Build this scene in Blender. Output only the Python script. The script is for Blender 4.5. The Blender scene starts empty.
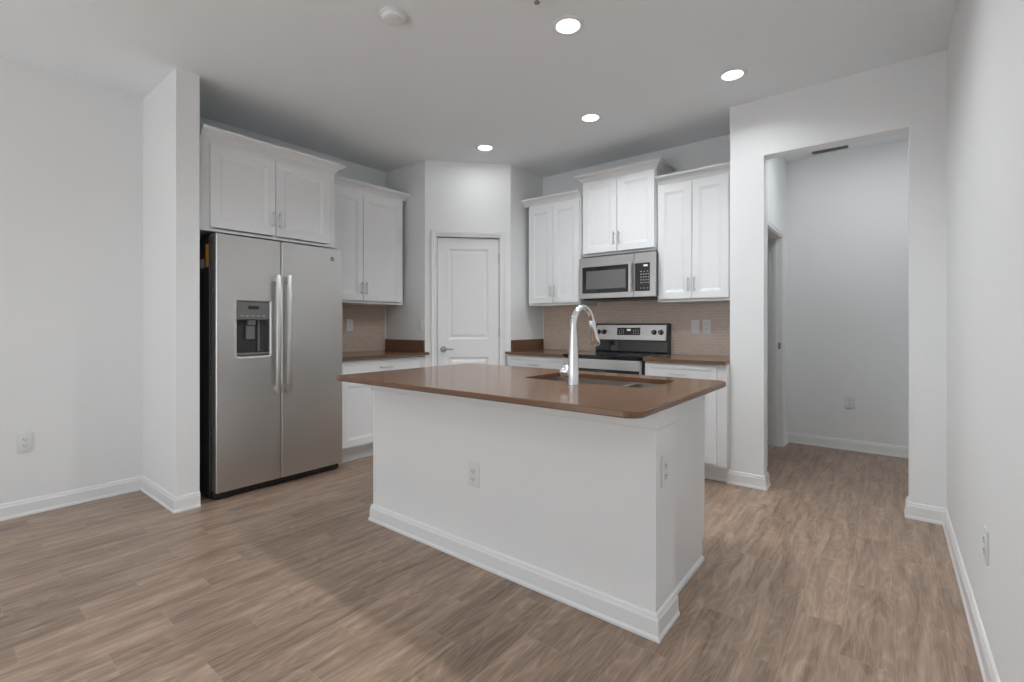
import bpy, bmesh, math
from mathutils import Vector, Matrix
PI = math.pi
sc = bpy.context.scene
col = sc.collection

# ------------------------------------------------------------------ camera, world, lights, exposure
F, YAW, Y0, CH, H = 477.5, 38.35, 324.5, 1.157, 2.743
cam_d = bpy.data.cameras.new('camera')
cam = bpy.data.objects.new('camera', cam_d); col.objects.link(cam)
cam.location = (0, 0, CH)
cam.rotation_euler = (PI/2, 0, math.radians(YAW))
cam_d.sensor_width = 36; cam_d.sensor_fit = 'HORIZONTAL'
cam_d.lens = F/1024*36
cam_d.shift_y = -(341-Y0)/1024
cam_d.clip_start = 0.02
sc.camera = cam

sc.view_settings.view_transform = 'Standard'
sc.view_settings.look = 'None'
sc.view_settings.gamma = 1.0
sc.view_settings.use_curve_mapping = False
sc.view_settings.exposure = 0.22

w = bpy.data.worlds.new('world'); sc.world = w; w.use_nodes = True
bg = w.node_tree.nodes['Background']
bg.inputs[0].default_value = (.80, .86, 1, 1); bg.inputs[1].default_value = 0.25

def area(name, loc, rot, sx, sy, power, color=(1, 1, 1), shape='RECTANGLE', spread=PI):
    l = bpy.data.lights.new(name, 'AREA'); l.shape = shape; l.size = sx
    if shape in ('RECTANGLE', 'ELLIPSE'): l.size_y = sy
    l.energy = power; l.color = color; l.spread = spread
    o = bpy.data.objects.new(name, l); col.objects.link(o); o.location = loc; o.rotation_euler = rot
    return o
# daylight through the glazed openings of the rear wall (behind the camera)
area('daylight_sliding_door', (-2.75, -3.66, 1.10), (PI/2, 0, 0), 2.3, 2.1, 21, (.82, .93, 1))
area('daylight_window', (-.65, -3.66, 1.45), (PI/2, 0, 0), 1.2, 1.4, 12, (.82, .93, 1))
area('side_window_fill', (.36, -1.75, 1.45), (0, PI/2, 0), 1.4, 1.6, 7, (.82, .93, 1))  # added fill in the right wall, brightens surfaces facing that wall
sun_d = bpy.data.lights.new('sun', 'SUN'); sun_d.energy = 32.0; sun_d.angle = math.radians(1.0); sun_d.color = (.76, .90, 1)
sun = bpy.data.objects.new('sun', sun_d); col.objects.link(sun)      # added: its bounce off the floor behind the camera brightens the ceiling
sun.rotation_euler = Vector((.12, .62, -.77)).to_track_quat('-Z', 'Y').to_euler()
DOWN = [(-1.339, 2.171), (-.783, 3.244), (-1.798, 3.242), (-2.844, 3.205)]
DOWN_UNSEEN = [(-.48, 2.17), (-.50, .75), (-2.2, .75), (-2.6, -.9), (-1.0, -.9), (-3.1, -2.6), (-1.0, -2.6)]  # unseen lamps: first read off a bright wall band, the rest added as fill
POW = {'island': 1.7, 'wall': .45, 'range': 1.0, 'door': .25}
DOWN_POWER, UNSEEN_POWER, SPREAD = 7.5, 3.0, math.radians(145)

# ------------------------------------------------------------------ materials
def mat(name, color, rough=.5, metal=0., coat=0., spec=.5):
    m = bpy.data.materials.new(name); m.use_nodes = True
    b = m.node_tree.nodes['Principled BSDF']
    b.inputs['Base Color'].default_value = (*color, 1)
    b.inputs['Roughness'].default_value = rough; b.inputs['Metallic'].default_value = metal
    b.inputs['Coat Weight'].default_value = coat; b.inputs['Specular IOR Level'].default_value = spec
    return m
class NT:
    def __init__(s, m): s.t = m.node_tree; s.b = m.node_tree.nodes['Principled BSDF']
    def n(s, typ, **k):
        x = s.t.nodes.new(typ)
        for a, v in k.items(): setattr(x, a, v)
        return x
    def l(s, a, b): s.t.links.new(a, b)
    def put(s, v, inp):
        if isinstance(v, (int, float)): inp.default_value = v
        else: s.l(v, inp)
    def m(s, op, a, b=0, c=None):
        x = s.n('ShaderNodeMath', operation=op); s.put(a, x.inputs[0]); s.put(b, x.inputs[1])
        if c is not None: s.put(c, x.inputs[2])
        return x.outputs[0]
def srgb(r, g, b):
    f = lambda c: (c/255/12.92 if c/255 <= .04045 else ((c/255+.055)/1.055)**2.4)
    return (f(r), f(g), f(b))

def paint(name, v, rough, scale=180, strength=.03, tint=(1, 1, 1)):
    m = mat(name, (v*tint[0], v*tint[1], v*tint[2]), rough, spec=.3); q = NT(m)
    no = q.n('ShaderNodeTexNoise'); no.inputs['Scale'].default_value = scale
    ge = q.n('ShaderNodeNewGeometry'); q.l(ge.outputs['Position'], no.inputs['Vector'])
    bu = q.n('ShaderNodeBump'); bu.inputs['Strength'].default_value = strength; bu.inputs['Distance'].default_value = .002
    q.l(no.outputs['Fac'], bu.inputs['Height']); q.l(bu.outputs[0], q.b.inputs['Normal'])
    return m
M = {}
M['wall'] = paint('wall_paint', .86, .7)
M['ceiling'] = paint('ceiling_paint', .92, .85, 60, .08, (.97, 1, 1.025))
M['trim'] = mat('trim_paint', (.84, .84, .84), .35)
M['cab'] = mat('cabinet_paint', (.83, .835, .84), .38)
M['cabin'] = mat('cabinet_inside', (.55, .52, .47), .6)
M['plate'] = mat('white_plastic', (.80, .80, .79), .3)
M['slot'] = mat('socket_slot', (.05, .05, .05), .6)
M['black'] = mat('black_enamel', (.012, .012, .013), .35)
M['blackplastic'] = mat('black_plastic', (.02, .02, .022), .5)
M['glass_black'] = mat('black_glass', (.006, .006, .007), .06, coat=.5)
M['grey_plastic'] = mat('grey_plastic', (.17, .168, .165), .35)
M['dark_grey'] = mat('dark_grey', (.035, .035, .036), .4)
M['chrome'] = mat('chrome', (.80, .81, .82), .16, 1)
M['nickel'] = mat('satin_nickel', (.62, .61, .60), .28, 1)
M['doornickel'] = mat('dark_satin_nickel', (.36, .35, .345), .3, 1)
M['legend'] = mat('pale_legend', (.55, .55, .56), .5)
M['orange'] = mat('orange_label', srgb(225, 160, 60), .6)
M['paper'] = mat('white_label', (.6, .6, .58), .6)
M['badge'] = mat('badge_grey', (.12, .12, .12), .35, .6)
M['grille'] = mat('vent_grey', (.35, .35, .35), .5)

def steel(name, color, rough, axis):
    m = mat(name, color, rough, 1); q = NT(m)
    tn = q.n('ShaderNodeTangent', direction_type='RADIAL', axis='Z'); q.l(tn.outputs[0], q.b.inputs['Tangent'])
    q.b.inputs['Anisotropic'].default_value = .45
    return m
M['steel'] = steel('brushed_steel', (.61, .595, .58), .32, 'h')
M['steel_light'] = steel('brushed_steel_light', (.70, .69, .68), .36, 'h')
M['sink'] = steel('sink_steel', (.46, .42, .385), .33, 'h')

def quartz():
    m = mat('brown_quartz', srgb(114, 84, 62), .16, spec=.45); q = NT(m)
    ge = q.n('ShaderNodeNewGeometry')
    no = q.n('ShaderNodeTexNoise'); no.inputs['Scale'].default_value = 420; no.inputs['Detail'].default_value = 3
    q.l(ge.outputs['Position'], no.inputs['Vector'])
    r = q.n('ShaderNodeValToRGB'); q.l(no.outputs['Fac'], r.inputs[0])
    r.color_ramp.elements[0].position = .35; r.color_ramp.elements[0].color = (*srgb(106, 77, 56), 1)
    r.color_ramp.elements[1].position = .7; r.color_ramp.elements[1].color = (*srgb(122, 91, 69), 1)
    q.l(r.outputs[0], q.b.inputs['Base Color'])
    return m
M['quartz'] = quartz()

def tile(axis):
    m = mat('taupe_tile_'+axis, srgb(150, 124, 108), .22); q = NT(m)
    ge = q.n('ShaderNodeNewGeometry'); sp = q.n('ShaderNodeSeparateXYZ'); q.l(ge.outputs['Position'], sp.inputs[0])
    cb = q.n('ShaderNodeCombineXYZ'); q.l(sp.outputs[axis], cb.inputs[0]); q.l(sp.outputs['Z'], cb.inputs[1])
    br = q.n('ShaderNodeTexBrick'); q.l(cb.outputs[0], br.inputs['Vector'])
    br.offset = .5
    for k, v in (('Scale', 1), ('Mortar Size', .0013), ('Mortar Smooth', .1), ('Brick Width', .052), ('Row Height', .0262), ('Bias', 0)):
        br.inputs[k].default_value = v
    br.inputs['Color1'].default_value = (*srgb(208, 189, 173), 1)
    br.inputs['Color2'].default_value = (*srgb(199, 179, 163), 1)
    br.inputs['Mortar'].default_value = (*srgb(216, 202, 189), 1)
    q.l(br.outputs['Color'], q.b.inputs['Base Color'])
    ro = q.m('MULTIPLY_ADD', br.outputs['Fac'], .5, .2); q.l(ro, q.b.inputs['Roughness'])
    bu = q.n('ShaderNodeBump'); bu.inputs['Strength'].default_value = .3; bu.inputs['Distance'].default_value = .0012; bu.invert = True
    q.l(br.outputs['Fac'], bu.inputs['Height']); q.l(bu.outputs[0], q.b.inputs['Normal'])
    return m
M['tile_x'] = tile('X'); M['tile_y'] = tile('Y')

def floor_mat():
    m = mat('wood_look_tile', (.2, .15, .12), .32); q = NT(m)
    ge = q.n('ShaderNodeNewGeometry'); sp = q.n('ShaderNodeSeparateXYZ'); q.l(ge.outputs['Position'], sp.inputs[0])
    X, Y = sp.outputs['X'], sp.outputs['Y']
    W, L = .1548, .597
    u = q.m('DIVIDE', q.m('ADD', X, 2.6148+W*40), W); row = q.m('FLOOR', u); fu = q.m('FRACT', u)
    v = q.m('DIVIDE', q.m('ADD', q.m('SUBTRACT', Y, .434-L*60), q.m('MULTIPLY', row, L/3)), L)
    v = q.m('SUBTRACT', v, 40/3.)
    idv = q.m('FLOOR', v); fv = q.m('FRACT', v)
    cb = q.n('ShaderNodeCombineXYZ'); q.l(row, cb.inputs[0]); q.l(idv, cb.inputs[1])
    wn = q.n('ShaderNodeTexWhiteNoise', noise_dimensions='2D'); q.l(cb.outputs[0], wn.inputs['Vector'])
    ws = q.n('ShaderNodeSeparateColor'); q.l(wn.outputs['Color'], ws.inputs[0])
    # seam mask
    du = q.m('MULTIPLY', q.m('MINIMUM', fu, q.m('SUBTRACT', 1, fu)), W)
    dv = q.m('MULTIPLY', q.m('MINIMUM', fv, q.m('SUBTRACT', 1, fv)), L)
    d = q.m('MINIMUM', du, dv)
    seam = q.m('SUBTRACT', 1, q.m('SMOOTH_MIN', q.m('DIVIDE', d, .0016), 1, .2))
    seam = q.m('MAXIMUM', seam, 0)
    # grain coordinates: stretched along Y, shifted per plank
    gx = q.m('ADD', X, q.m('MULTIPLY', ws.outputs[0], 7)); gy = q.m('ADD', Y, q.m('MULTIPLY', ws.outputs[1], 13))
    g1 = q.n('ShaderNodeCombineXYZ'); q.l(q.m('MULTIPLY', gx, 24), g1.inputs[0]); q.l(q.m('MULTIPLY', gy, 2.4), g1.inputs[1]); q.l(ws.outputs[2], g1.inputs[2])
    n1 = q.n('ShaderNodeTexNoise'); n1.inputs['Scale'].default_value = 1; n1.inputs['Detail'].default_value = 5; n1.inputs['Roughness'].default_value = .62
    n1.inputs['Distortion'].default_value = .6; q.l(g1.outputs[0], n1.inputs['Vector'])
    # cathedral rings: contour lines of a smooth stretched noise
    g2 = q.n('ShaderNodeCombineXYZ'); q.l(q.m('MULTIPLY', gx, 6.5), g2.inputs[0]); q.l(q.m('MULTIPLY', gy, 1.5), g2.inputs[1]); q.l(q.m('MULTIPLY', ws.outputs[2], 5), g2.inputs[2])
    n2 = q.n('ShaderNodeTexNoise'); n2.inputs['Scale'].default_value = 1; n2.inputs['Detail'].default_value = 1.5; q.l(g2.outputs[0], n2.inputs['Vector'])
    ring = q.m('SINE', q.m('MULTIPLY_ADD', n1.outputs['Fac'], 5, q.m('MULTIPLY', n2.outputs['Fac'], 110)))
    ring = q.m('MULTIPLY_ADD', ring, .5, .5); ring = q.m('POWER', ring, 3.5)
    # fine fibre
    g3 = q.n('ShaderNodeCombineXYZ'); q.l(q.m('MULTIPLY', gx, 210), g3.inputs[0]); q.l(q.m('MULTIPLY', gy, 9), g3.inputs[1])
    n3 = q.n('ShaderNodeTexNoise'); n3.inputs['Scale'].default_value = 1; n3.inputs['Detail'].default_value = 2; q.l(g3.outputs[0], n3.inputs['Vector'])
    val = q.m('MULTIPLY_ADD', n1.outputs['Fac'], 1.05, -.12)
    val = q.m('MULTIPLY_ADD', ring, .09, val)
    val = q.m('MULTIPLY_ADD', q.m('SUBTRACT', n3.outputs['Fac'], .5), .36, val)
    val = q.m('MULTIPLY_ADD', q.m('SUBTRACT', ws.outputs[0], .5), .12, val)
    r = q.n('ShaderNodeValToRGB'); q.l(val, r.inputs[0])
    cr = r.color_ramp; cr.elements[0].position = .12; cr.elements[0].color = (*srgb(104, 85, 71), 1)
    cr.elements[1].position = .85; cr.elements[1].color = (*srgb(200, 174, 153), 1)
    e = cr.elements.new(.48); e.color = (*srgb(158, 134, 116), 1)
    mx = q.n('ShaderNodeMix', data_type='RGBA'); q.l(q.m('MULTIPLY', seam, .38), mx.inputs[0]); q.l(r.outputs[0], mx.inputs[6])
    mx.inputs[7].default_value = (*srgb(196, 177, 161), 1)
    q.l(mx.outputs[2], q.b.inputs['Base Color'])
    q.l(q.m('MULTIPLY_ADD', n1.outputs['Fac'], .15, .27), q.b.inputs['Roughness'])
    bu = q.n('ShaderNodeBump'); bu.inputs['Strength'].default_value = .15; bu.inputs['Distance'].default_value = .001
    q.l(q.m('SUBTRACT', val, seam), bu.inputs['Height']); q.l(bu.outputs[0], q.b.inputs['Normal'])
    return m
M['floor'] = floor_mat()

def emit(name, color, s):
    m = bpy.data.materials.new(name); m.use_nodes = True
    b = m.node_tree.nodes['Principled BSDF']; b.inputs['Base Color'].default_value = (*color, 1)
    b.inputs['Emission Color'].default_value = (*color, 1); b.inputs['Emission Strength'].default_value = s
    return m
M['lamp'] = emit('lamp_lens', (1, 1, 1), 3.0)
M['display'] = emit('lit_display', (.75, .82, .85), .28)

# ------------------------------------------------------------------ mesh helpers
def obj(name, bm, m, parent=None, smooth=False, loc=None, rotz=None):
    bmesh.ops.recalc_face_normals(bm, faces=bm.faces)
    me = bpy.data.meshes.new(name); bm.to_mesh(me); bm.free()
    me.materials.append(M[m] if isinstance(m, str) else m)
    if smooth:
        for p in me.polygons: p.use_smooth = True
        try: me.set_sharp_from_angle(angle=math.radians(35))
        except Exception: pass
    o = bpy.data.objects.new(name, me); col.objects.link(o)
    if parent: o.parent = parent
    if loc: o.location = loc
    if rotz: o.rotation_euler = (0, 0, rotz)
    return o
def tag(o, label=None, cat=None, group=None, kind=None):
    if label: o['label'] = label
    if cat: o['category'] = cat
    if group: o['group'] = group
    if kind: o['kind'] = kind
    return o
def thing(name, label, cat, loc=(0, 0, 0), rotz=0., group=None):
    o = bpy.data.objects.new(name, None); col.objects.link(o); o.empty_display_size = .1
    o.location = loc; o.rotation_euler = (0, 0, rotz)
    return tag(o, label, cat, group)
def struct(name, bm, m, parent=None, smooth=False):
    o = obj(name, bm, m, parent, smooth)
    if not parent: o['kind'] = 'structure'
    return o
def box(bm, x0, y0, z0, x1, y1, z1, bev=0, seg=2):
    r = bmesh.ops.create_cube(bm, size=1)['verts']
    for v in r:
        v.co = Vector((x0+(v.co.x+.5)*(x1-x0), y0+(v.co.y+.5)*(y1-y0), z0+(v.co.z+.5)*(z1-z0)))
    if bev:
        es = list({e for v in r for e in v.link_edges})
        bmesh.ops.bevel(bm, geom=es, offset=bev, segments=seg, affect='EDGES', profile=.5)
    return bm
def boxes(*bs, bev=0):
    bm = bmesh.new()
    for b in bs: box(bm, *b, bev=bev)
    return bm
def sweep(path, prof, side=1, mp=lambda a, b, h: (a, b, h), closed=False):
    """prof: closed polygon of (outward offset, height); path: 2D points; mitred corners."""
    bm = bmesh.new(); n = len(path); P = [Vector(p) for p in path]; rings = []
    for i in range(n):
        ns = []
        if i > 0 or closed: d = (P[i]-P[i-1]).normalized(); ns.append(Vector((-d.y, d.x))*side)
        if i < n-1 or closed: d = (P[(i+1) % n]-P[i]).normalized(); ns.append(Vector((-d.y, d.x))*side)
        m_ = ns[0] if len(ns) == 1 else (ns[0]+ns[1])/(1+ns[0].dot(ns[1]))
        rings.append([bm.verts.new(mp(P[i].x+m_.x*o, P[i].y+m_.y*o, h)) for o, h in prof])
    k = len(prof)
    for i in range(n if closed else n-1):
        a, b = rings[i], rings[(i+1) % n]
        for j in range(k): bm.faces.new((a[j], a[(j+1) % k], b[(j+1) % k], b[j]))
    if not closed: bm.faces.new(rings[0]); bm.faces.new(rings[-1][::-1])
    return bm
def lathe(prof, seg=32, T=Matrix(), bm=None):
    """prof: (radius, height) from one end to the other, around local Z."""
    bm = bm or bmesh.new(); rings = []
    for r, h in prof:
        if r < 1e-6: rings.append([bm.verts.new(T @ Vector((0, 0, h)))])
        else: rings.append([bm.verts.new(T @ Vector((r*math.cos(2*PI*i/seg), r*math.sin(2*PI*i/seg), h))) for i in range(seg)])
    for a, b in zip(rings, rings[1:]):
        for i in range(seg):
            j = (i+1) % seg
            if len(a) == 1 and len(b) == 1: continue
            if len(a) == 1: bm.faces.new((a[0], b[i], b[j]))
            elif len(b) == 1: bm.faces.new((a[i], b[0], a[j]))
            else: bm.faces.new((a[i], b[i], b[j], a[j]))
    return bm
def tube(pts, rad, seg=16, bm=None, cap=True):
    bm = bm or bmesh.new(); P = [Vector(p) for p in pts]; n = len(P)
    if not isinstance(rad, (list, tuple)): rad = [rad]*n
    t0 = (P[1]-P[0]).normalized(); up = Vector((0, 0, 1)) if abs(t0.z) < .9 else Vector((1, 0, 0))
    nx = t0.cross(up).normalized(); rings = []
    for i in range(n):
        t = (P[min(i+1, n-1)]-P[max(i-1, 0)]).normalized()
        nx = (nx-t*nx.dot(t)).normalized(); ny = t.cross(nx)
        rings.append([bm.verts.new(P[i]+(nx*math.cos(2*PI*k/seg)+ny*math.sin(2*PI*k/seg))*rad[i]) for k in range(seg)])
    for a, b in zip(rings, rings[1:]):
        for k in range(seg): bm.faces.new((a[k], a[(k+1) % seg], b[(k+1) % seg], b[k]))
    if cap: bm.faces.new(rings[0]); bm.faces.new(rings[-1][::-1])
    return bm
def panel(w_, h_, t, holes, rings, edge=.0015, back=True):
    """A board x 0..w_, z 0..h_, front at y=-t, back at y=0; holes=[(x0,z0,x1,z1)] get moulded rings [(inset, depth)...]."""
    bm = bmesh.new(); e = edge
    xs = sorted({e, w_-e} | {a for q in holes for a in (q[0], q[2])}); zs = sorted({e, h_-e} | {a for q in holes for a in (q[1], q[3])})
    vg = {}
    def V(x, y, z):
        k = (round(x, 6), round(y, 6), round(z, 6))
        if k not in vg: vg[k] = bm.verts.new((x, y, z))
        return vg[k]
    for i in range(len(xs)-1):
        for j in range(len(zs)-1):
            cx, cz = (xs[i]+xs[i+1])/2, (zs[j]+zs[j+1])/2
            if any(q[0] < cx < q[2] and q[1] < cz < q[3] for q in holes): continue
            bm.faces.new((V(xs[i], -t, zs[j]), V(xs[i+1], -t, zs[j]), V(xs[i+1], -t, zs[j+1]), V(xs[i], -t, zs[j+1])))
    for q in holes:
        prev = (0, 0)
        for ins, dep in rings:
            a, b = prev, (ins, dep)
            A = [(q[0]+a[0], q[1]+a[0]), (q[2]-a[0], q[1]+a[0]), (q[2]-a[0], q[3]-a[0]), (q[0]+a[0], q[3]-a[0])]
            B = [(q[0]+b[0], q[1]+b[0]), (q[2]-b[0], q[1]+b[0]), (q[2]-b[0], q[3]-b[0]), (q[0]+b[0], q[3]-b[0])]
            for k in range(4):
                k2 = (k+1) % 4
                vs = [V(A[k][0], -t+a[1], A[k][1]), V(A[k2][0], -t+a[1], A[k2][1]), V(B[k2][0], -t+b[1], B[k2][1]), V(B[k][0], -t+b[1], B[k][1])]
                bm.faces.new(vs)
            prev = (ins, dep)
        a = prev
        bm.faces.new([V(x, -t+a[1], z) for x, z in ((q[0]+a[0], q[1]+a[0]), (q[2]-a[0], q[1]+a[0]), (q[2]-a[0], q[3]-a[0]), (q[0]+a[0], q[3]-a[0]))])
    # chamfer and sides
    def edge_pts(lo, hi, arr): return [a for a in arr]
    loop = [(x, zs[0]) for x in xs]+[(xs[-1], z) for z in zs[1:]]+[(x, zs[-1]) for x in xs[-2::-1]]+[(xs[0], z) for z in zs[-2:0:-1]]
    def out(x, z): return (0 if x == xs[0] else (w_ if x == xs[-1] else x), 0 if z == zs[0] else (h_ if z == zs[-1] else z))
    n = len(loop)
    for k in range(n):
        (x0, z0), (x1, z1) = loop[k], loop[(k+1) % n]
        (X0, Z0), (X1, Z1) = out(x0, z0), out(x1, z1)
        bm.faces.new((V(x0, -t, z0), V(x1, -t, z1), V(X1, -t+e, Z1), V(X0, -t+e, Z0)))
        bm.faces.new((V(X0, -t+e, Z0), V(X1, -t+e, Z1), V(X1, 0, Z1), V(X0, 0, Z0)))
    if back: bm.faces.new([V(*((out(x, z)[0]), 0, out(x, z)[1])) for x, z in loop])
    return bm
def rrect(x0, y0, x1, y1, r, seg=8):
    pts = []
    for cx, cy, a0 in ((x1-r, y1-r, 0), (x0+r, y1-r, 90), (x0+r, y0+r, 180), (x1-r, y0+r, 270)):
        for i in range(seg+1):
            a = math.radians(a0+90*i/seg); pts.append((cx+r*math.cos(a), cy+r*math.sin(a)))
    return pts
def loops(bm, ring_list, cap0=False, cap1=False):
    R = [[bm.verts.new(p) for p in ring] for ring in ring_list]
    for a, b in zip(R, R[1:]):
        n = len(a)
        for k in range(n): bm.faces.new((a[k], a[(k+1) % n], b[(k+1) % n], b[k]))
    if cap0: bm.faces.new(R[0])
    if cap1: bm.faces.new(R[-1][::-1])
    return R
def prism(poly, z0, z1, bev=0):
    bm = bmesh.new(); a = [bm.verts.new((x, y, z0)) for x, y in poly]; b = [bm.verts.new((x, y, z1)) for x, y in poly]; n = len(poly)
    for k in range(n): bm.faces.new((a[k], a[(k+1) % n], b[(k+1) % n], b[k]))
    bm.faces.new(a[::-1]); tf = bm.faces.new(b)
    if bev: bmesh.ops.bevel(bm, geom=list(tf.edges), offset=bev, segments=2, affect='EDGES')
    return bm

# ------------------------------------------------------------------ the room
LW, RW, BW, PY, REAR, HB, HC = -4.12, .258, 4.25, 3.72, -3.55, 5.38, 2.765
PA, PB = Vector((-3.514, 3.09)), Vector((-2.938, 3.692))     # ends of the diagonal pantry wall
PT = 3.835                                                 # back face of the partition
T = .115
struct('floor', boxes((LW-T, REAR-T, -.10, RW+T, HB+T, 0)), 'floor')
struct('ceiling', boxes((LW-T, REAR-T, H, RW+T, PT, H+.10), (LW-T, PT, H, -.80, BW+T, H+.10)), 'ceiling')
struct('ceiling_hall', boxes((-.80, PT, HC, RW+T, HB+T, HC+.10)), 'ceiling')
struct('wall_left', boxes((LW-T, REAR-T, 0, LW, BW+T, H)), 'wall')
struct('wall_right', boxes((RW, REAR-T, 0, RW+T, -2.6, HC), (RW, -.9, 0, RW+T, HB+T, HC), (RW, -2.6, 0, RW+T, -.9, .7), (RW, -2.6, 2.2, RW+T, -.9, HC)), 'wall')
struct('wall_back', boxes((LW, BW, 0, -.915, BW+T, H)), 'wall')
struct('wall_stub', boxes((LW, 1.024, 0, -3.452, 1.152, H)), 'wall')
struct('wall_pantry_left', boxes((LW, 3.09, 0, PA.x, 3.19, H)), 'wall')
struct('wall_pantry_right', boxes((-3.03, PB.y, 0, PB.x, BW, H)), 'wall')
OX0, OX1, OZ = -.692, .09, 2.342
struct('wall_partition', boxes((-.915, PY, 0, OX0, PT, H), (OX1, PY, 0, RW, PT, H), (OX0, PY, OZ, OX1, PT, H), (OX0, PT-.02, H, RW, PT, HC)), 'wall')
DY0, DY1, DZ = 4.38, 5.13, 1.985                          # door opening in the hall's left wall
struct('wall_hall_left', boxes((-.915, PT, 0, -.80, DY0, HC), (-.915, DY1, 0, -.80, HB, HC), (-.915, DY0, DZ, -.80, DY1, HC)), 'wall')
struct('wall_hall_back', boxes((-2.2, HB, 0, RW, HB+T, HC)), 'wall')
struct('wall_side_room', boxes((-2.2, BW+T, 0, -2.1, HB, HC), (-2.1, BW+T, HC-.02, -.915, HB, HC)), 'wall')
# rear wall with a sliding door opening and a window opening (behind the camera)
struct('wall_front', boxes((LW, REAR-T, 0, -3.95, REAR, H), (-3.95, REAR-T, 2.2, -1.55, REAR, H), (-1.55, REAR-T, 0, -1.3, REAR, H),
                           (-1.3, REAR-T, 0, 0, REAR, .7), (-1.3, REAR-T, 2.2, 0, REAR, H), (0, REAR-T, 0, RW, REAR, H)), 'wall')
struct('window_1', boxes((-3.95, REAR-.07, 0, -3.89, REAR-.02, 2.2), (-1.61, REAR-.07, 0, -1.55, REAR-.02, 2.2), (-3.89, REAR-.07, 2.14, -1.61, REAR-.02, 2.2),
                         (-3.89, REAR-.07, 0, -1.61, REAR-.02, .06), (-2.79, REAR-.07, .06, -2.71, REAR-.02, 2.14)), 'trim')
struct('window_2', boxes((-1.3, REAR-.07, .7, -1.25, REAR-.02, 2.2), (-.05, REAR-.07, .7, 0, REAR-.02, 2.2), (-1.25, REAR-.07, 2.15, -.05, REAR-.02, 2.2),
                         (-1.25, REAR-.07, .7, -.05, REAR-.02, .75), (-1.25, REAR-.07, 1.43, -.05, REAR-.02, 1.47)), 'trim')
struct('added_window_3', boxes((RW+.03, -2.6, .7, RW+.07, -2.55, 2.2), (RW+.03, -.95, .7, RW+.07, -.9, 2.2), (RW+.03, -2.55, 2.15, RW+.07, -.95, 2.2), (RW+.03, -2.55, .7, RW+.07, -.95, .75), (RW+.03, -1.77, .75, RW+.07, -1.73, 2.15)), 'trim')  # unseen window, added to hold the side fill lamp
# diagonal pantry wall with its door opening
dv = (PB-PA); DL = dv.length; du = dv/DL; dn = Vector((du.y, -du.x))         # dn points into the kitchen
def diag(s, o, z): p = PA+du*s+dn*o; return (p.x, p.y, z)
def diag_box(bm, s0, o0, z0, s1, o1, z1):
    r = bmesh.ops.create_cube(bm, size=1)['verts']
    for v in r: v.co = Vector(diag(s0+(v.co.x+.5)*(s1-s0), o0+(v.co.y+.5)*(o1-o0), z0+(v.co.z+.5)*(z1-z0)))
DS0, DS1, DTOP = .110, .726, 2.012
bm = bmesh.new()
for a in ((0, -.1, 0, DS0, 0, H), (DS1, -.1, 0, DL, 0, H), (DS0, -.1, DTOP, DS1, 0, H)): diag_box(bm, *a)
struct('wall_pantry_front', bm, 'wall')

BB = [(0, 0), (.020, 0), (.020, .010), (.015, .020), (.0135, .072), (.010, .080), (.008, .090), (.003, .096), (0, .096)]
def baseboard(name, path, side): return struct(name, sweep(path, BB, side), 'trim')
baseboard('baseboard_left', [(LW, REAR), (LW, 1.024), (-3.452, 1.024), (-3.452, 1.152)], -1)
baseboard('baseboard_right', [(OX1, PT), (OX1, PY), (RW, PY), (RW, REAR)], -1)
baseboard('baseboard_partition', [(-.80, DY0-.062), (-.80, PT), (OX0, PT), (OX0, PY), (-.915, PY), (-.915, PY+.004)], 1)
baseboard('baseboard_hall', [(-.80, DY1+.062), (-.80, HB), (RW, HB), (RW, PT), (OX1, PT)], -1)

# door casings: profile (across, thickness)
CAS = [(0, 0), (0, .008), (.006, .012), (.020, .012), (.026, .017), (.050, .019), (.056, .016), (.058, 0)]
struct('trim_1', sweep([(DS0+.004, 0), (DS0+.004, DTOP-.004), (DS1-.004, DTOP-.004), (DS1-.004, 0)], CAS, 1, lambda a, b, h: diag(a, h, b)), 'trim')
struct('trim_2', sweep([(DY0+.004, 0), (DY0+.004, DZ-.004), (DY1-.004, DZ-.004), (DY1-.004, 0)], CAS, 1, lambda a, b, h: (-.80+h, a, b)), 'trim')
# door linings
bm = bmesh.new()
for a in ((DS0, -.1, 0, DS0+.005, 0, DTOP), (DS1-.005, -.1, 0, DS1, 0, DTOP), (DS0+.005, -.1, DTOP-.005, DS1-.005, 0, DTOP)): diag_box(bm, *a)
struct('trim_3', bm, 'trim')
t4 = struct('trim_4', boxes((-.915, DY0, 0, -.80, DY0+.012, DZ), (-.915, DY1-.012, 0, -.80, DY1, DZ), (-.915, DY0+.012, DZ-.012, -.80, DY1-.012, DZ),
                       (-.875, DY1-.022, 0, -.84, DY1-.012, DZ-.012)), 'trim')
obj('strike_plate', boxes((-.832, DY1-.014, .925, -.808, DY1-.0115, .985)), 'doornickel', t4)

# pantry door
drw, drh = DS1-DS0-.016, DTOP-.012-.008
droot = obj('door_1', panel(drw, drh, .035, [(.105, .20, drw-.105, .830), (.105, 1.005, drw-.105, drh-.105)],
            [(.008, .006), (.018, .010), (.026, .010), (.045, .003)]), 'trim', loc=diag(DS0+.008, -.048, .008), rotz=math.atan2(du.y, du.x))
droot['kind'] = 'structure'
bm = lathe([(0, 0), (.030, 0), (.031, .004), (.028, .010), (.012, .012), (.010, .040), (0, .040)], 28, Matrix.Translation((.058, -.035, .908)) @ Matrix.Rotation(PI/2, 4, 'X'))
tube([(.058, -.072, .908), (.075, -.078, .910), (.11, -.078, .911), (.155, -.076, .908)], [.010, .0095, .008, .0065], 12, bm)
obj('door_handle', bm, 'doornickel', droot, True)
for z in (.22, 1.065, 1.80):
    obj('hinge', lathe([(0, -.045), (.006, -.045), (.006, .045), (0, .045)], 12, Matrix.Translation((drw+.004, -.040, z))), 'doornickel', droot, True)

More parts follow.
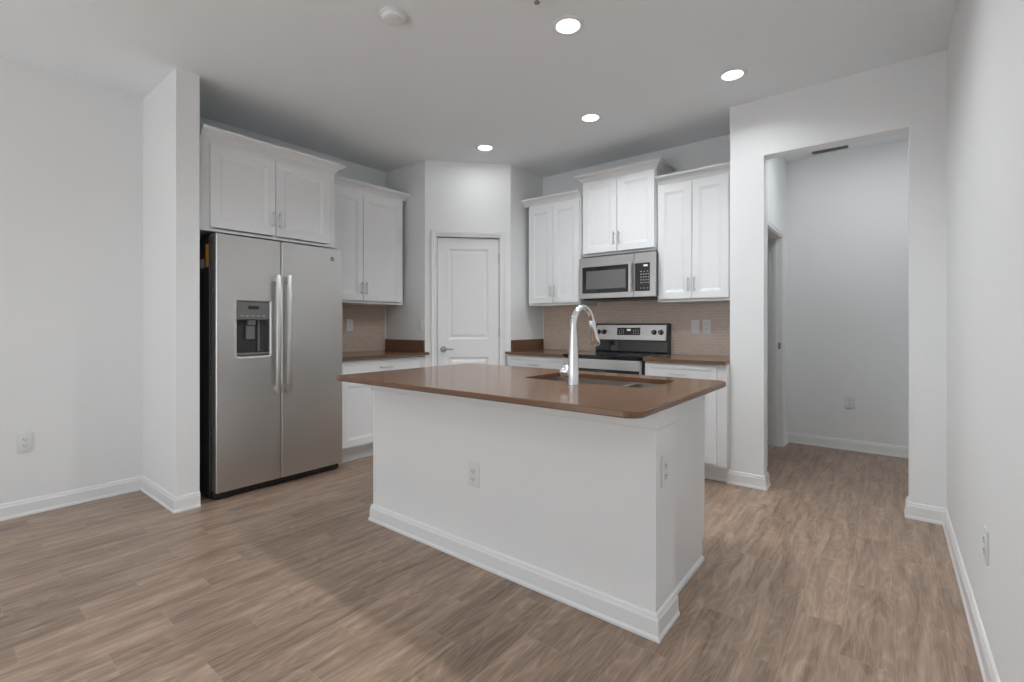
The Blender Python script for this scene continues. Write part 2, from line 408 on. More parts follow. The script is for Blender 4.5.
# ------------------------------------------------------------------ outlets, switches
def outlet(label, loc, rotz, style='outlet', group='white electrical plates'):
    """faces local -Y; loc is the plate centre on the wall"""
    t = thing('wall_switch' if style == 'switch' else 'electrical_outlet', label, 'switch' if style == 'switch' else 'outlet', loc, rotz, group)
    bm = bmesh.new(); box(bm, -.0355, -.006, -.058, .0355, -.0005, .058, .003, 2); obj('cover_plate', bm, 'plate', t, True)
    if style == 'switch':
        obj('rocker', boxes((-.017, -.010, -.034, .017, -.0065, .034), bev=.0015), 'plate', t)
    else:
        for s in (-1, 1):
            bm = bmesh.new(); loops(bm, [[(x, y, z) for x, z in rrect(-.0165, s*.0195-.014, .0165, s*.0195+.014, .006, 4)] for y in (-.0065, -.0085)], True, True)
            r = obj('receptacle', bm, 'plate', t)
            obj('slots', boxes((-.008, -.0092, s*.0195-.002, -.0055, -.0086, s*.0195+.008), (.0055, -.0092, s*.0195-.001, .008, -.0086, s*.0195+.007),
                               (-.002, -.0092, s*.0195-.010, .002, -.0086, s*.0195-.006)), 'slot', r)
    return t
outlet('white duplex outlet low on the long left wall beside the fridge stub', (LW, .440, .440), PI/2)
outlet('white duplex outlet low on the far wall of the hallway', (-.290, HB, .440), 0)
outlet('white duplex outlet low on the near right wall seen edge on', (RW, 2.262, .410), -PI/2)
outlet('white duplex outlet on the long front face of the island', (-1.585, 1.707, .425), 0)
outlet('white duplex outlet on the narrow right end of the island', (-.675, 1.788, .600), PI/2)
outlet('white duplex outlet on the tiles right of the fridge', (LW+.011, 2.655, 1.150), PI/2)
outlet('left white plate with a switch on the tiles right of the range', (-1.322, BW-.011, 1.140), 0, 'switch')
outlet('right white outlet on the tiles beside the switch plate', (-1.228, BW-.011, 1.140), 0)
outlet('white switch plate on the short wall left of the pantry door', (-3.575, 3.09, 1.155), 0, 'switch')

# ------------------------------------------------------------------ recessed ceiling lights, detector, vent
def downlight(x, y, label, power, group):
    t = thing('recessed_ceiling_light', label, 'ceiling light', (x, y, H), 0, group)
    obj('trim_ring', lathe([(.062, -.004), (.066, -.007), (.082, -.006), (.090, -.001), (.088, -.0004)], 40), 'trim', t, True)
    obj('lens', lathe([(0, -.0045), (.061, -.0045), (.063, -.0015)], 40), 'lamp', t, True)
    l = area('downlight', (x, y, H-.012), (0, 0, 0), .12, .12, power, (.93, .975, 1), 'DISK', PI if 'door' in label else SPREAD)
for (x, y), lb in zip(DOWN, ('round recessed ceiling light nearest the camera, above the island', 'round recessed ceiling light at the right, near the hallway wall',
                            'round recessed ceiling light above the sink, in front of the range', 'round recessed ceiling light in front of the pantry door')):
    downlight(x, y, lb, DOWN_POWER*POW[lb.split()[-1]], 'recessed lights over the kitchen')
for x, y in DOWN_UNSEEN:
    l = area('downlight', (x, y, H-.012), (0, 0, 0), .16, .16, UNSEEN_POWER*(1.15 if y > 2 else .9 if x > -.6 else 1.2 if y > 0 else .7), (.905, .965, 1), 'DISK', SPREAD)  # no fixtures modelled, mostly added to fill the room with light
area('hall_fill', (-.1, 4.35, HC-.015), (0, 0, 0), .30, .30, 5.6, (.93, .975, 1), 'DISK')  # unseen lamp added to brighten the hallway

t = thing('smoke_detector', 'flat round white smoke detector on the ceiling left of the lights', 'smoke detector', (-1.996, 1.541, H))
obj('housing', lathe([(0, -.030), (.045, -.030), (.052, -.026), (.058, -.010), (.066, -.008), (.068, -.001)], 40), 'trim', t, True)
obj('test_button', lathe([(0, -.033), (.010, -.033), (.010, -.0305)], 16), 'trim', t, True)

t = thing('sprinkler_head', 'small grey ceiling fitting at the top edge above the nearest light', 'ceiling fitting', (-1.33, 1.875, H))
obj('escutcheon', lathe([(0, -.010), (.012, -.010), (.034, -.004), (.036, -.001)], 28), 'trim', t, True)
bm = lathe([(0, -.040), (.014, -.040), (.014, -.037), (.005, -.035), (.005, -.0105), (0, -.0105)], 20)
obj('deflector', bm, 'doornickel', t, True)

t = thing('ceiling_vent', 'slotted grey air vent in the hallway ceiling', 'vent', (-.432, 5.252, HC))
obj('vent_frame', boxes((-.148, -.060, -.006, .148, -.050, -.0005), (-.148, .050, -.006, .148, .060, -.0005), (-.148, -.050, -.006, -.138, .050, -.0005), (.138, -.050, -.006, .148, .050, -.0005)), 'trim', t)
obj('vent_backing', boxes((-.138, -.050, -.002, .138, .050, -.0008)), 'slot', t)
bm = bmesh.new()
for k in range(14): box(bm, -.131+k*.0195, -.050, -.006, -.126+k*.0195, .050, -.0025)
obj('louvre', bm, 'grille', t)

# ------------------------------------------------------------------ cabinets (local frame: x along the run, front faces -y, wall at y=0)
DRING = [(.003, .003), (.010, .0045), (.020, .0085), (.021, .0085)]
def bar_handle(L, vertical, parent, x, y, z, m='nickel'):
    bm = bmesh.new(); d = .026
    if vertical:
        tube([(x, y-d, z-L/2), (x, y-d, z+L/2)], .0052, 12, bm)
        for s in (-1, 1): tube([(x, y-.0002, z+s*(L/2-.016)), (x, y-d, z+s*(L/2-.016))], .0045, 10, bm)
    else:
        tube([(x-L/2, y-d, z), (x+L/2, y-d, z)], .0052, 12, bm)
        for s in (-1, 1): tube([(x+s*(L/2-.016), y-.0002, z), (x+s*(L/2-.016), y-d, z)], .0045, 10, bm)
    return obj('handle', bm, m, parent, True)
def door(parent, x0, x1, z0, z1, yf, hs=None, hz=None, fr=.058):
    w_, h_ = x1-x0, z1-z0
    o = obj('door', panel(w_, h_, .019, [(fr, fr, w_-fr, h_-fr)], DRING), 'cab', parent, loc=(x0, yf, z0))
    if hs: bar_handle(.115, True, o, .022 if hs == 'l' else w_-.022, -.019, hz-z0)
    return o
def drawer(parent, x0, x1, z0, z1, yf, hl=.135):
    w_, h_ = x1-x0, z1-z0; fr = .030
    o = obj('drawer', panel(w_, h_, .019, [(fr, fr, w_-fr, h_-fr)], [(.003, .002), (.008, .003), (.012, .005)]), 'cab', parent, loc=(x0, yf, z0))
    bar_handle(hl, False, o, w_/2, -.019, h_/2)
    return o
CROWN = [(0, 0), (.006, 0), (.009, .007), (.012, .008), (.017, .018), (.030, .030), (.045, .037), (.050, .044), (.062, .046), (.065, .060), (.062, .063), (0, .063)]
def upper(label, loc, rotz, W, D, z0, z1, group, crown_path, fill_l=0, fill_r=0, doorz=None, name='wall_cabinet', hlow=.115):
    """box x 0..W, back wall y=0, front frame y=-D; z0..z1 = box; crown on top edge of the frame"""
    t = thing(name, label, 'cabinet', loc, rotz, group)
    g = .0007
    bm = boxes((g, -D, z0, .018, -g, z1), (W-.018, -D, z0, W-g, -g, z1), (.018, -D, z0, W-.018, -g, z0+.018), (.018, -D, z1-.018, W-.018, -g, z1), (.018, -.012, z0+.018, W-.018, -g, z1-.018),
               (.018, -D, z0+.018, .040+fill_l, -D+.019, z1-.018), (W-.040-fill_r, -D, z0+.018, W-.018, -D+.019, z1-.018), (.040+fill_l, -D, z1-.08, W-.040-fill_r, -D+.019, z1-.018),
               (W/2-.02, -D, z0+.018, W/2+.02, -D+.019, z1-.08))
    obj('body', bm, 'cab', t)
    dz0, dz1 = doorz or (z0+.022, z1-.035)
    x0, x1 = .010+fill_l, W-.010-fill_r; c = (x0+x1)/2
    door(t, x0, c-.0025, dz0, dz1, -D-.0008, 'r', dz0+hlow)
    door(t, c+.0025, x1, dz0, dz1, -D-.0008, 'l', dz0+hlow)
    b = sweep(crown_path(W, D), [(o, z1-.012+h) for o, h in CROWN], -1)
    obj('crown_moulding', b, 'cab', t)
    return t
G1 = 'white wall cabinets'
# over the fridge (deep), faces +x: rotz=+90deg: local x -> world y, local -y -> world x
YA = 1.1765
upper('white two door cabinet mounted above the refrigerator', (LW, YA, 0), PI/2, 2.138-YA, .600, 1.776, 2.396, G1,
      lambda W, D: [(0.0007, -D), (W, -D), (W, -.345-.07)], fill_l=.045, fill_r=.045, doorz=(1.800, 2.348))
upper('tall white wall cabinet between the fridge cabinet and the pantry wall', (LW, 2.1385, 0), PI/2, 3.050-2.1385, .322, 1.352, 2.399, G1,
      lambda W, D: [(0.0007, -D), (3.0885-2.1385, -D)], fill_r=.022, doorz=(1.374, 2.345))
upper('white wall cabinet left of the microwave, by the pantry wall', (-2.888, BW, 0), 0, .607, .318, 1.345, 2.369, G1,
      lambda W, D: [(-.0490, -D), (W, -D)], doorz=(1.367, 2.328))
upper('raised white wall cabinet directly above the microwave', (-2.262, BW, 0), 0, .712, .318, 1.788, 2.497, G1,
      lambda W, D: [(0, -.0015), (0, -D), (W, -D), (W, -.0015)], doorz=(1.812, 2.472))
upper('white wall cabinet right of the microwave, by the hallway wall', (-1.540, BW, 0), 0, .600, .318, 1.345, 2.344, G1,
      lambda W, D: [(0.0007, -D), (-.9155+1.540, -D)], fill_r=.020, doorz=(1.367, 2.312))
# filler strip is part of the right wall cabinet run
def base(label, loc, rotz, W, D, group, drawers, doors, ztop=.866, fill_l=0, fill_r=0, toe=.122, panel_l=False):
    t = thing('base_cabinet', label, 'cabinet', loc, rotz, group); g = .0007
    bm = boxes((g, -D, toe, .018, -g, ztop), (W-.018, -D, toe, W-g, -g, ztop), (.018, -D, toe, W-.018, -g, toe+.018), (.018, -.012, toe+.018, W-.018, -g, ztop),
               (.018, -D, ztop-.03, W-.018, -D+.019, ztop), (.018, -D, toe+.018, .04+fill_l, -D+.019, ztop-.03), (W-.04-fill_r, -D, toe+.018, W-.018, -D+.019, ztop-.03))
    obj('body', bm, 'cab', t)
    obj('toe_kick', boxes((g, -D+.085, 0.0005, W-g, -D+.098, toe-.0005), (g, -D+.079, .0005, W-g, -D+.085, .016)), 'trim', t)
    x0, x1 = .006+fill_l, W-.006-fill_r; yf = -D-.0008
    n = drawers
    for i in range(n):
        a = x0+(x1-x0)*i/n; b = x0+(x1-x0)*(i+1)/n
        drawer(t, a+.0015, b-.0015, ztop-.155, ztop-.012, yf)
    n = doors
    for i in range(n):
        a = x0+(x1-x0)*i/n; b = x0+(x1-x0)*(i+1)/n
        door(t, a+.0015, b-.0015, toe+.022, ztop-.162, yf, 'r' if i < n/2 and n > 1 else 'l', ztop-.25)
    return t
G2 = 'white base cabinets'
base('white base cabinet with one wide drawer, right of the fridge', (LW, 2.168, 0), PI/2, 3.089-2.168, .610, G2, 1, 2, fill_r=.035)
base('white base cabinet left of the range, beside the pantry wall', (-2.937, BW, 0), 0, .677, .610, G2, 1, 2, fill_l=.012)
base('white base cabinet right of the range, beside the hallway wall', (-1.5285, BW, 0), 0, .612, .610, G2, 1, 1, fill_r=.058)

# perimeter countertops and upstands
t = tag(obj('countertop', prism([(LW+.001, 2.160), (-3.452, 2.160), (-3.452, 3.0885), (LW+.001, 3.0885)], .868, .893, .003), 'quartz'),
        'brown quartz countertop between the fridge and the pantry', 'countertop')
obj('upstand', boxes((LW+.012, 3.070, .8935, PA.x-.001, 3.0885, 1.005), bev=.0015), 'quartz', t)
t = tag(obj('countertop', prism([(PB.x+.001, BW-.001), (PB.x+.001, 3.602), (-2.2585, 3.602), (-2.2585, BW-.001)][::-1], .868, .893, .003), 'quartz'),
        'brown quartz countertop left of the range', 'countertop')
obj('upstand', boxes((PB.x+.001, 3.694, .8935, PB.x+.019, BW-.012, 1.003), bev=.0015), 'quartz', t)
tag(obj('countertop', prism([(-1.5305, 3.602), (-.916, 3.602), (-.916, BW-.001), (-1.5305, BW-.001)], .868, .893, .003), 'quartz'),
    'brown quartz countertop right of the range, running to the hallway wall', 'countertop')
# tiled backsplashes
struct('wall_backsplash_left', boxes((LW, 2.15, .8935, LW+.010, 3.0695, 1.351)), 'tile_y')
struct('wall_backsplash_back', boxes((PB.x+.0195, BW-.010, .8935, -2.2595, BW, 1.344), (-2.2595, BW-.010, .80, -1.5295, BW, 1.787), (-1.5295, BW-.010, .8935, -.9155, BW, 1.344)), 'tile_x')

# ------------------------------------------------------------------ refrigerator (faces +x; local x -> world y)
FY0, FW = 1.221, .931
fr = thing('refrigerator', 'stainless side by side refrigerator with a water dispenser in the left door', 'refrigerator', (-4.085, FY0, 0), PI/2)
FD = .575   # case depth; doors in front of it
obj('case', boxes((.006, -FD, .020, FW-.012, -.001, 1.738), bev=.004), 'dark_grey', fr)
for sx in (.05, FW-.09):
    for sy in (-.52, -.08): obj('foot', lathe([(0, 0.0005), (.022, 0.0005), (.022, .008), (.008, .010), (.008, .0195), (0, .0195)], 16, Matrix.Translation((sx+.02, sy, 0))), 'blackplastic', fr, True)
bm = boxes((.016, -FD-.045, .012, FW-.014, -FD-.001, .050), bev=.003)
for k in range(14):
    x = .09+k*.055; box(bm, x, -FD-.049, .020, x+.038, -FD-.0455, .026); box(bm, x, -FD-.049, .034, x+.038, -FD-.0455, .040)
obj('toe_grille', bm, 'blackplastic', fr)
ft = .079
split = .442
# left (freezer) door with the dispenser recess
dx0, dx1, dz0_, dz1_ = .139, .369, .885, 1.265
fd = obj('freezer_door', panel(split-.021, 1.697, ft, [(dx0-.018, dz0_, dx1-.018, dz1_)], [(.006, .008), (.007, .066)], edge=.004), 'steel', fr, loc=(.018, -FD-.002, .055))
rd = obj('refrigerator_door', panel(FW-split-.003, 1.697, ft, [], [], edge=.004), 'steel', fr, loc=(split+.003, -FD-.002, .055))
for x, dd in ((.034, rd), (split-.021-.038, fd)):
    bm = bmesh.new(); n = 14; z0, z1 = .615, 1.455; yc = -ft
    pr = []
    for i in range(n+1):
        s = i/n; b = math.sin(PI*min(1, min(s, 1-s)*5)/2)
        pr.append((z0+(z1-z0)*s, -.010-.045*b if 0 < i < n else -.002))
    rings = [[(x+a, yc+y+b_, z) for a, b_ in ((-.015, .010), (-.017, 0), (-.014, -.007), (0, -.010), (.014, -.007), (.017, 0), (.015, .010))] for z, y in pr]
    # straight bar with two mounts
    bm.free(); bm = bmesh.new()
    sec = [(-.016, .006), (-.018, 0), (-.014, -.008), (-.005, -.012), (.005, -.012), (.014, -.008), (.018, 0), (.016, .006)]
    loops(bm, [[(x+a*s_, yc-.048+b_+dy, z) for a, b_ in sec] for z, s_, dy in ((z0, .9, .004), (z0+.01, 1, 0), ((z0+z1)/2, 1, -.006), (z1-.01, 1, 0), (z1, .9, .004))], True, True)
    obj('handle', bm, 'steel_light', dd, True)
    for za, zb_ in ((z0+.012, z0+.052), (z1-.052, z1-.012)):
        obj('handle_mount', boxes((x-.013, yc-.044, za, x+.013, yc-.0005, zb_), bev=.003), 'nickel', dd)
for x in (.03, FW-.07): obj('hinge_cover', boxes((x, -FD-.05, 1.7385, x+.045, -FD+.06, 1.762), bev=.006), 'grey_plastic', fr)
# dispenser
cx = (dx0+dx1)/2; zb = .055
yr = -FD-.002-ft+.066
dsp = obj('water_dispenser', boxes((dx0+.008, yr-.006, zb+dz0_+.008, dx1-.008, yr-.0005, zb+dz1_-.130)), 'dark_grey', fr)
bm = bmesh.new(); box(bm, dx0+.008, yr-.058, zb+dz1_-.128, dx1-.008, yr-.001, zb+dz1_-.008, .003)
obj('control_panel', bm, 'grey_plastic', dsp)
obj('display', boxes((cx-.034, yr-.0595, zb+dz1_-.058, cx+.034, yr-.0583, zb+dz1_-.036)), 'glass_black', dsp)
obj('button_row', boxes(*[(cx-.085+k*.036, yr-.0595, zb+dz1_-.105, cx-.067+k*.036, yr-.0583, zb+dz1_-.101) for k in range(5)]), 'legend', dsp)
obj('dispenser_paddle', boxes((cx-.036, yr-.030, zb+dz1_-.265, cx+.022, yr-.0065, zb+dz1_-.170), bev=.004), 'grey_plastic', dsp)
obj('dispenser_chute', boxes((cx-.030, yr-.040, zb+dz1_-.166, cx+.022, yr-.0065, zb+dz1_-.129), bev=.003), 'grey_plastic', dsp)
obj('dispenser_rib', boxes((cx+.045, yr-.018, zb+dz0_+.030, cx+.060, yr-.0065, zb+dz1_-.135), bev=.002), 'grey_plastic', dsp)
obj('drip_tray', boxes((dx0+.010, yr-.056, zb+dz0_+.008, dx1-.010, yr-.0065, zb+dz0_+.022), bev=.003), 'grey_plastic', dsp)
# polished lip under and beside the recess
bm = sweep([(dx0-.002, zb+dz1_+.004), (dx0-.002, zb+dz0_+.004), (dx0+.016, zb+dz0_-.008), (dx1-.016, zb+dz0_-.008), (dx1+.002, zb+dz0_+.004), (dx1+.002, zb+dz1_+.004)],
           [(-.004, 0), (-.004, .003), (0, .005), (.007, .004), (.008, 0)], -1, lambda a, b, h: (a, -FD-.002-ft-.0003-h, b))
obj('dispenser_bezel', bm, 'steel_light', dsp, True)
# round badge with its monogram, and labels on the case side
bx, bz = .842, 1.671
bd = obj('badge', lathe([(0, 0), (.0165, 0), (.0165, .0015), (.0145, .0025), (0, .0025)], 28, Matrix.Translation((bx, -FD-.0025-ft, bz)) @ Matrix.Rotation(PI/2, 4, 'X')), 'badge', fr, True)
cu = bpy.data.curves.new('monogram', 'FONT'); cu.body = 'GE'; cu.size = .020; cu.align_x = 'CENTER'; cu.align_y = 'CENTER'; cu.shear = .3; cu.extrude = .0003
tmp = bpy.data.objects.new('monogram_tmp', cu); col.objects.link(tmp); bpy.context.view_layer.update()
me = bpy.data.meshes.new_from_object(tmp.evaluated_get(bpy.context.evaluated_depsgraph_get())); bpy.data.objects.remove(tmp)
mo = bpy.data.objects.new('monogram', me); col.objects.link(mo); me.materials.clear(); me.materials.append(M['steel_light'])
mo.parent = bd; mo.location = (bx, -FD-.0025-ft-.0030, bz); mo.rotation_euler = (PI/2, 0, 0)
tag(obj('energy_label', boxes((.0045, -FD+.012, 1.54, .0057, -FD+.060, 1.69)), 'orange', fr), 'orange label')
tag(obj('rating_label', boxes((.0045, -FD+.085, 1.535, .0057, -FD+.150, 1.595)), 'paper', fr), 'white label')

# ------------------------------------------------------------------ microwave (faces -y)
MX, MW_, MF = -2.247, .726, 3.836
mw = thing('microwave', 'stainless over the range microwave with a black glass door', 'microwave', (MX, MF, 1.392), 0); mh = .372
MD = BW-.012-MF
obj('case', boxes((.004, .020, .006, MW_-.004, MD-.001, mh-.002), bev=.003), 'black', mw)
obj('underside', boxes((.03, .03, -.012, MW_-.03, MD-.02, .0055), bev=.004), 'dark_grey', mw)
sx = .536
md = obj('door', panel(sx, mh, .018, [(.030, .045, .488, mh-.085)], [(.002, .002), (.003, .003)], edge=.002), 'steel', mw, loc=(0, .0195, 0))
obj('window', boxes((.0335, -.0172, .0485, .4845, -.0155, mh-.0885)), 'glass_black', md)
M['mesh_glass'] = mat('mesh_glass', (.22, .22, .22), .22, .7)
obj('window_mesh', boxes((.075, -.0180, .085, .460, -.01735, mh-.125)), 'mesh_glass', md)
bm = bmesh.new(); loops(bm, [[(.512+a, -.045+b, z) for a, b in ((-.014, .006), (-.015, 0), (-.009, -.009), (.009, -.009), (.015, 0), (.014, .006))] for z in (.046, .052, mh-.084, mh-.078)], True, True)
h = obj('handle', bm, 'steel_light', md, True)
for za, zb_ in ((.055, .080), (mh-.112, mh-.087)): obj('handle_mount', boxes((.503, -.041, za, .521, -.0182, zb_)), 'nickel', md)
mc = obj('control_panel', panel(MW_-sx-.003, mh, .018, [(.004, .045, .140, mh-.085)], [(.002, .002), (.003, .003)], edge=.002), 'steel', mw, loc=(sx+.003, .0195, 0))
obj('keypad', boxes((.0075, -.0172, .0485, .1365, -.0155, mh-.0885)), 'glass_black', mc)
obj('display', boxes((.082, -.0178, mh-.118, .120, -.0173, mh-.102)), 'display', mc)
kb = []
for r_ in range(7):
    for c_ in range(4 if 2 <= r_ < 6 else 3):
        if r_ == 1: continue
        z = .068+r_*.0235; x = .056+c_*(.0215 if 2 <= r_ < 6 else .0290)
        kb.append((x, -.0178, z, x+.010, -.0173, z+.007))
obj('key_legend', boxes(*kb), 'legend', mc)

# ------------------------------------------------------------------ range (faces -y)
RX, RWD = -2.2560, .7230
rg = thing('range', 'freestanding stainless electric range with a black glass cooktop and back panel', 'stove', (RX, BW-.012, 0), 0)
rd_ = BW-.012-3.600   # body depth
obj('body', boxes((.004, -rd_, .09, RWD-.004, -.001, .872), (.03, -rd_+.05, 0.0005, RWD-.03, -.02, .089), bev=.002), 'black', rg)
ct = obj('cooktop', boxes((0, -rd_-.030, .8725, RWD, -.065, .900), bev=.006), 'glass_black', rg)
ring_m = mat('burner_ring', (.05, .05, .05), .3)
for bx_, by_, br_ in ((.19, -.47, .105), (.53, -.47, .085), (.19, -.20, .078), (.53, -.20, .105), (.36, -.13, .05)):
    bm = lathe([(br_-.002, .9002), (br_, .9004), (br_+.002, .9002)], 40, Matrix.Translation((bx_, by_, 0))); obj('burner_ring', bm, ring_m, ct)
# backguard: black lower glass, slanted stainless console
bg_ = obj('backguard', sweep([(0.002, 0), (RWD-.002, 0)], [(.001, .872), (.062, .872), (.062, .895), (.072, .905), (.070, 1.007), (.080, 1.010), (.062, 1.160), (.050, 1.166), (.001, 1.166)], -1), 'black', rg)
obj('lower_glass', sweep([(.010, 0), (RWD-.010, 0)], [(.0715, .912), (.0735, .912), (.0715, 1.002), (.0695, 1.002)], -1), 'glass_black', bg_)
def con(x, o, s):  # point on console face: s 0..1 up
    z = 1.012+s*.144; y = -(.0800-(z-1.010)*.1184)-o
    return (x, y, z)
def con_box(bm, x0, s0, x1, s1, o0, o1):
    r = bmesh.ops.create_cube(bm, size=1)['verts']
    for v in r: v.co = Vector(con(x0+(v.co.x+.5)*(x1-x0), o0+(v.co.y+.5)*(o1-o0), s0+(v.co.z+.5)*(s1-s0)))
    return bm
cons = obj('console', con_box(bmesh.new(), .014, .02, RWD-.020, .97, .0003, .003), 'steel', rg)
obj('console_display', con_box(bmesh.new(), .232, .32, .462, .80, .0032, .0045), 'glass_black', cons)
obj('clock', con_box(bmesh.new(), .330, .60, .368, .72, .0046, .0050), 'display', cons)
bm = bmesh.new()
for k in range(3):
    for j in range(3): con_box(bm, .248+k*.022, .41+j*.11, .258+k*.022, .45+j*.11, .0046, .0050); con_box(bm, .392+k*.022, .41+j*.11, .402+k*.022, .45+j*.11, .0046, .0050)
obj('key_legend', bm, 'legend', cons)
tilt = math.atan(.1184)
for x in (.036, .096, .592, .656):
    p = con(x, .0035, .52); Tm = Matrix.Translation(p) @ Matrix.Rotation(PI/2-tilt, 4, 'X')
    bm = lathe([(0, 0), (.024, 0), (.023, .006), (.020, .009), (.018, .024), (.016, .026), (0, .026)], 28, Tm)
    k_ = obj('knob', bm, 'blackplastic', rg, True)
    bm = bmesh.new(); box(bm, -.0015, -.014, .0262, .0015, .016, .0272)
    for v in bm.verts: v.co = Tm @ v.co
    obj('pointer', bm, 'legend', k_)
# oven door, handle, window, storage drawer
od = obj('oven_door', panel(RWD-.010, .610, .040, [(.10, .12, RWD-.110, .455)], [(.002, .002), (.003, .003)], edge=.004), 'steel_light', rg, loc=(.005, -rd_-.0015, .255))
obj('oven_window', boxes((.1035, -.0385, .1235, RWD-.1135, -.0372, .4515)), 'glass_black', od)
obj('door_glass_band', boxes((.004, -.0410, .458, RWD-.014, -.0402, .532)), 'glass_black', od)
tube_pts = [(.05, -.085, .478), (RWD-.060, -.085, .478)]
obj('handle', tube(tube_pts, .014, 20), 'steel_light', od, True)
for xa in (.060, RWD-.090): obj('handle_mount', boxes((xa, -.080, .468, xa+.020, -.0412, .488)), 'nickel', od)
obj('storage_drawer', panel(RWD-.010, .145, .036, [], [], edge=.004), 'steel', rg, loc=(.005, -rd_-.0015, .100))

# ------------------------------------------------------------------ island
IX0, IX1, IY0, IY1, IZ = -2.398, -.675, 1.707, 1.905, .8485
isl = thing('kitchen_island', 'white kitchen island with a plain front wall and baseboard', 'kitchen island', (IX0, IY0, 0))
def L(bm):  # world coordinates to island coordinates
    bmesh.ops.translate(bm, vec=(-IX0, -IY0, 0), verts=bm.verts); return bm
obj('half_wall', L(boxes((IX0, IY0, 0.0005, IX1, IY1, IZ))), 'wall', isl)
obj('baseboard', L(sweep([(IX0, IY1), (IX0, IY0), (IX1, IY0), (IX1, IY1)], [(o+.0003, h+.0005) for o, h in BB], -1)), 'trim', isl)
obj('top_trim', L(sweep([(IX0, IY1), (IX0, IY0), (IX1, IY0), (IX1, IY1)], [(.0003, .768), (.009, .768), (.012, .776), (.012, IZ), (.0003, IZ)], -1)), 'trim', isl)
PX = -.725; PYF = 2.455
bm = prism([(IY1+.0005, 0.0005), (PYF-.030, 0.0005), (PYF-.030, .105), (PYF+.010, .105), (PYF+.010, IZ), (IY1+.0005, IZ)], 0, .020)
for v in bm.verts: v.co = Vector((PX-.020+v.co.z, v.co.x, v.co.y))
ep = obj('end_panel', L(bm), 'cab', isl)
obj('shoe_moulding', L(sweep([(PX, IY1+.021), (PX, PYF-.031)], [(.0003, .0005), (.013, .0005), (.011, .012), (.004, .020), (.0003, .022)], -1)), 'trim', isl)
bm = prism([(IY1+.0005, 0.0005), (PYF-.030, 0.0005), (PYF-.030, .105), (PYF+.010, .105), (PYF+.010, IZ), (IY1+.0005, IZ)], 0, .020)
for v in bm.verts: v.co = Vector((IX0+v.co.z, v.co.x, v.co.y))
obj('end_panel', L(bm), 'cab', isl)
# cabinets behind the half wall face +y: rotate 180deg, wall side at y=IY1
base('white sink base cabinet in the island facing the range', (PX-.0205, IY1+.001, 0), PI, .860, PYF-IY1, G2, 0, 2, ztop=IZ-.0015)
base('white island base cabinet at the left end facing the range', (-1.6065, IY1+.001, 0), PI, -1.6065-(IX0+.021), PYF-IY1, G2, 2, 2, ztop=IZ-.0015)

# island countertop with the sink cut-out
SX0, SX1, SY0, SY1 = -1.535, -.842, 2.030, 2.400
ICX0, ICX1, ICY0, ICY1 = -2.425, -.632, 1.455, 2.555
bm = bmesh.new()
o_ = rrect(ICX0, ICY0, ICX1, ICY1, .065, 10); oi = rrect(ICX0+.004, ICY0+.004, ICX1-.004, ICY1-.004, .061, 10)
i_ = rrect(SX0, SY0, SX1, SY1, .03, 6)
Ro = loops(bm, [[(x, y, z) for x, y in a] for a, z in ((oi, IZ+.0005), (o_, IZ+.0045), (o_, .870), (oi, .874))])
Ri = loops(bm, [[(x, y, z) for x, y in i_] for z in (IZ+.0005, .874)])
def fill(r1, r2):
    es = []
    for r in (r1, r2):
        for k in range(len(r)):
            e = bm.edges.get((r[k], r[(k+1) % len(r)])); es.append(e)
    bmesh.ops.triangle_fill(bm, edges=es, use_beauty=True)
fill(Ro[-1], Ri[-1]); fill(Ro[0], Ri[0])
tag(obj('island_countertop', bm, 'quartz'), 'brown quartz island countertop with rounded corners and a sink cut-out', 'countertop')

# double bowl sink, hung under the stone
sk = thing('kitchen_sink', 'double bowl stainless sink set under the island countertop', 'sink', (0, 0, 0))
bm = bmesh.new(); ov = rrect(SX0-.018, SY0-.018, SX1+.018, SY1+.018, .035, 6)
def bowl(bm, x0, y0, x1, y1, zt, depth):
    a = rrect(x0, y0, x1, y1, .045, 6); b = rrect(x0+.006, y0+.006, x1-.006, y1-.006, .04, 6); c = rrect(x0+.03, y0+.03, x1-.03, y1-.03, .03, 6)
    return loops(bm, [[(x, y, z) for x, y in r] for r, z in ((a, zt), (b, zt-depth+.03), (rrect(x0+.012, y0+.012, x1-.012, y1-.012, .035, 6), zt-depth+.008), (c, zt-depth))], False, True)
DVX = -1.055; zt = .8450
rimz = IZ-.001
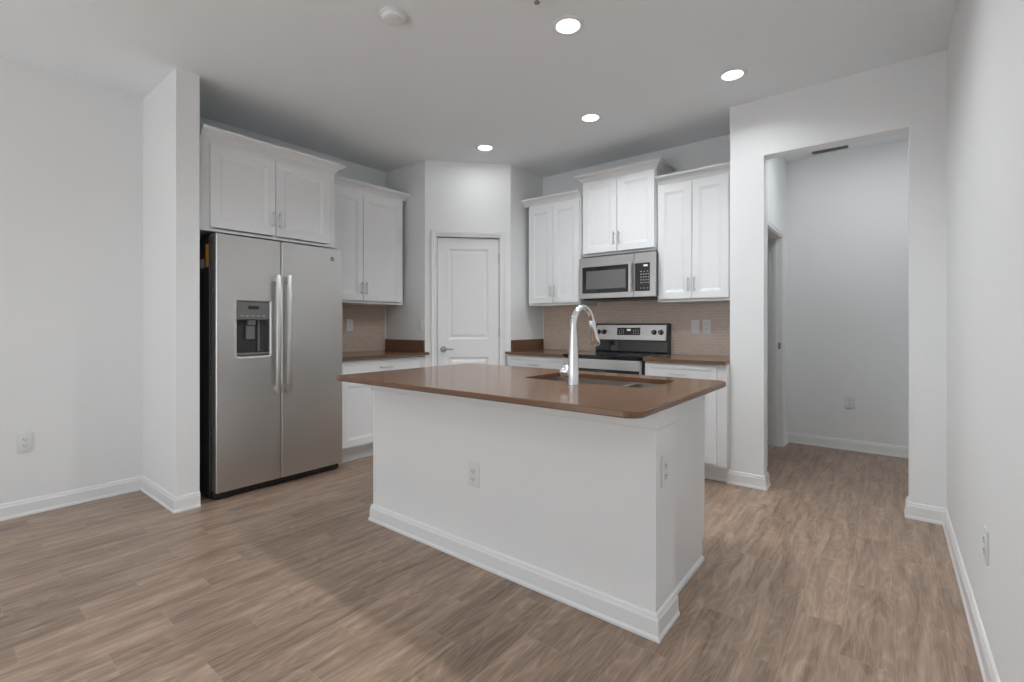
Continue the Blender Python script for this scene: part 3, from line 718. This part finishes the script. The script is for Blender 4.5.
# rim flange around both bowls
Rf = loops(bm, [[(x, y, z) for x, y in ov] for z in (rimz-.002, rimz)])
inn = rrect(SX0-.004, SY0-.004, SX1+.004, SY1+.004, .032, 6)
Rn = loops(bm, [[(x, y, z) for x, y in inn] for z in (rimz, rimz-.003)])
es = [bm.edges.get((r[k], r[(k+1) % len(r)])) for r in (Rf[-1], Rn[0]) for k in range(len(r))]
bmesh.ops.triangle_fill(bm, edges=es, use_beauty=True)
B1 = bowl(bm, SX0-.004, SY0-.004, DVX-.014, SY1+.004, zt, .20); B2 = bowl(bm, DVX+.014, SY0-.004, SX1+.004, SY1+.004, zt, .17)
es = [bm.edges.get((r[k], r[(k+1) % len(r)])) for r in (Rn[-1], B1[0], B2[0]) for k in range(len(r))]
bmesh.ops.triangle_fill(bm, edges=es, use_beauty=True)
obj('bowls', bm, 'sink', sk, True)
for x, dz in (((SX0+DVX)/2, .20), ((SX1+DVX)/2, .17)):
    obj('drain', lathe([(0, zt-dz+.001), (.030, zt-dz+.001), (.040, zt-dz+.004), (.044, zt-dz+.0008)], 28, Matrix.Translation((x, (SY0+SY1)/2, 0))), 'nickel', sk, True)

# faucet
fx, fy, fz = -1.172, 1.948, .8745
fa = thing('kitchen_faucet', 'tall chrome gooseneck faucet with pull-down spray head at the island sink', 'faucet', (fx, fy, fz))
obj('body', lathe([(0, 0), (.0275, 0), (.0275, .005), (.0255, .009), (.0250, .105), (.0225, .150), (.0190, .200), (.0165, .245), (.0162, .262)], 32), 'chrome', fa, True)
pts = [(0, 0, .258)]; R_ = .090; zc = .275; aend = math.radians(20)
for i in range(0, 25):
    a = PI-(PI-aend)*i/24; pts.append((0, R_+R_*math.cos(a), zc+R_*math.sin(a)))
obj('spout', tube(pts, .0148, 20), 'chrome', fa, True)
e = Vector(pts[-1]); dr_ = Vector((0, math.sin(aend), -math.cos(aend)))
obj('spray_head', tube([tuple(e+dr_*q) for q in (0, .004, .05, .100, .128, .136)], [.0148, .0168, .0185, .0235, .0240, .0200], 20), 'chrome', fa, True)
obj('handle_hub', lathe([(0, 0), (.0240, 0), (.0300, .010), (.0310, .032), (.0295, .038), (0, .040)], 28, Matrix.Translation((-.018, 0, .058)) @ Matrix.Rotation(-PI/2, 4, 'Y')), 'chrome', fa, True)
obj('handle_lever', tube([(-.045, .012, .066), (-.046, .045, .072), (-.046, .085, .074)], [.006, .0055, .0045], 12), 'chrome', fa, True)
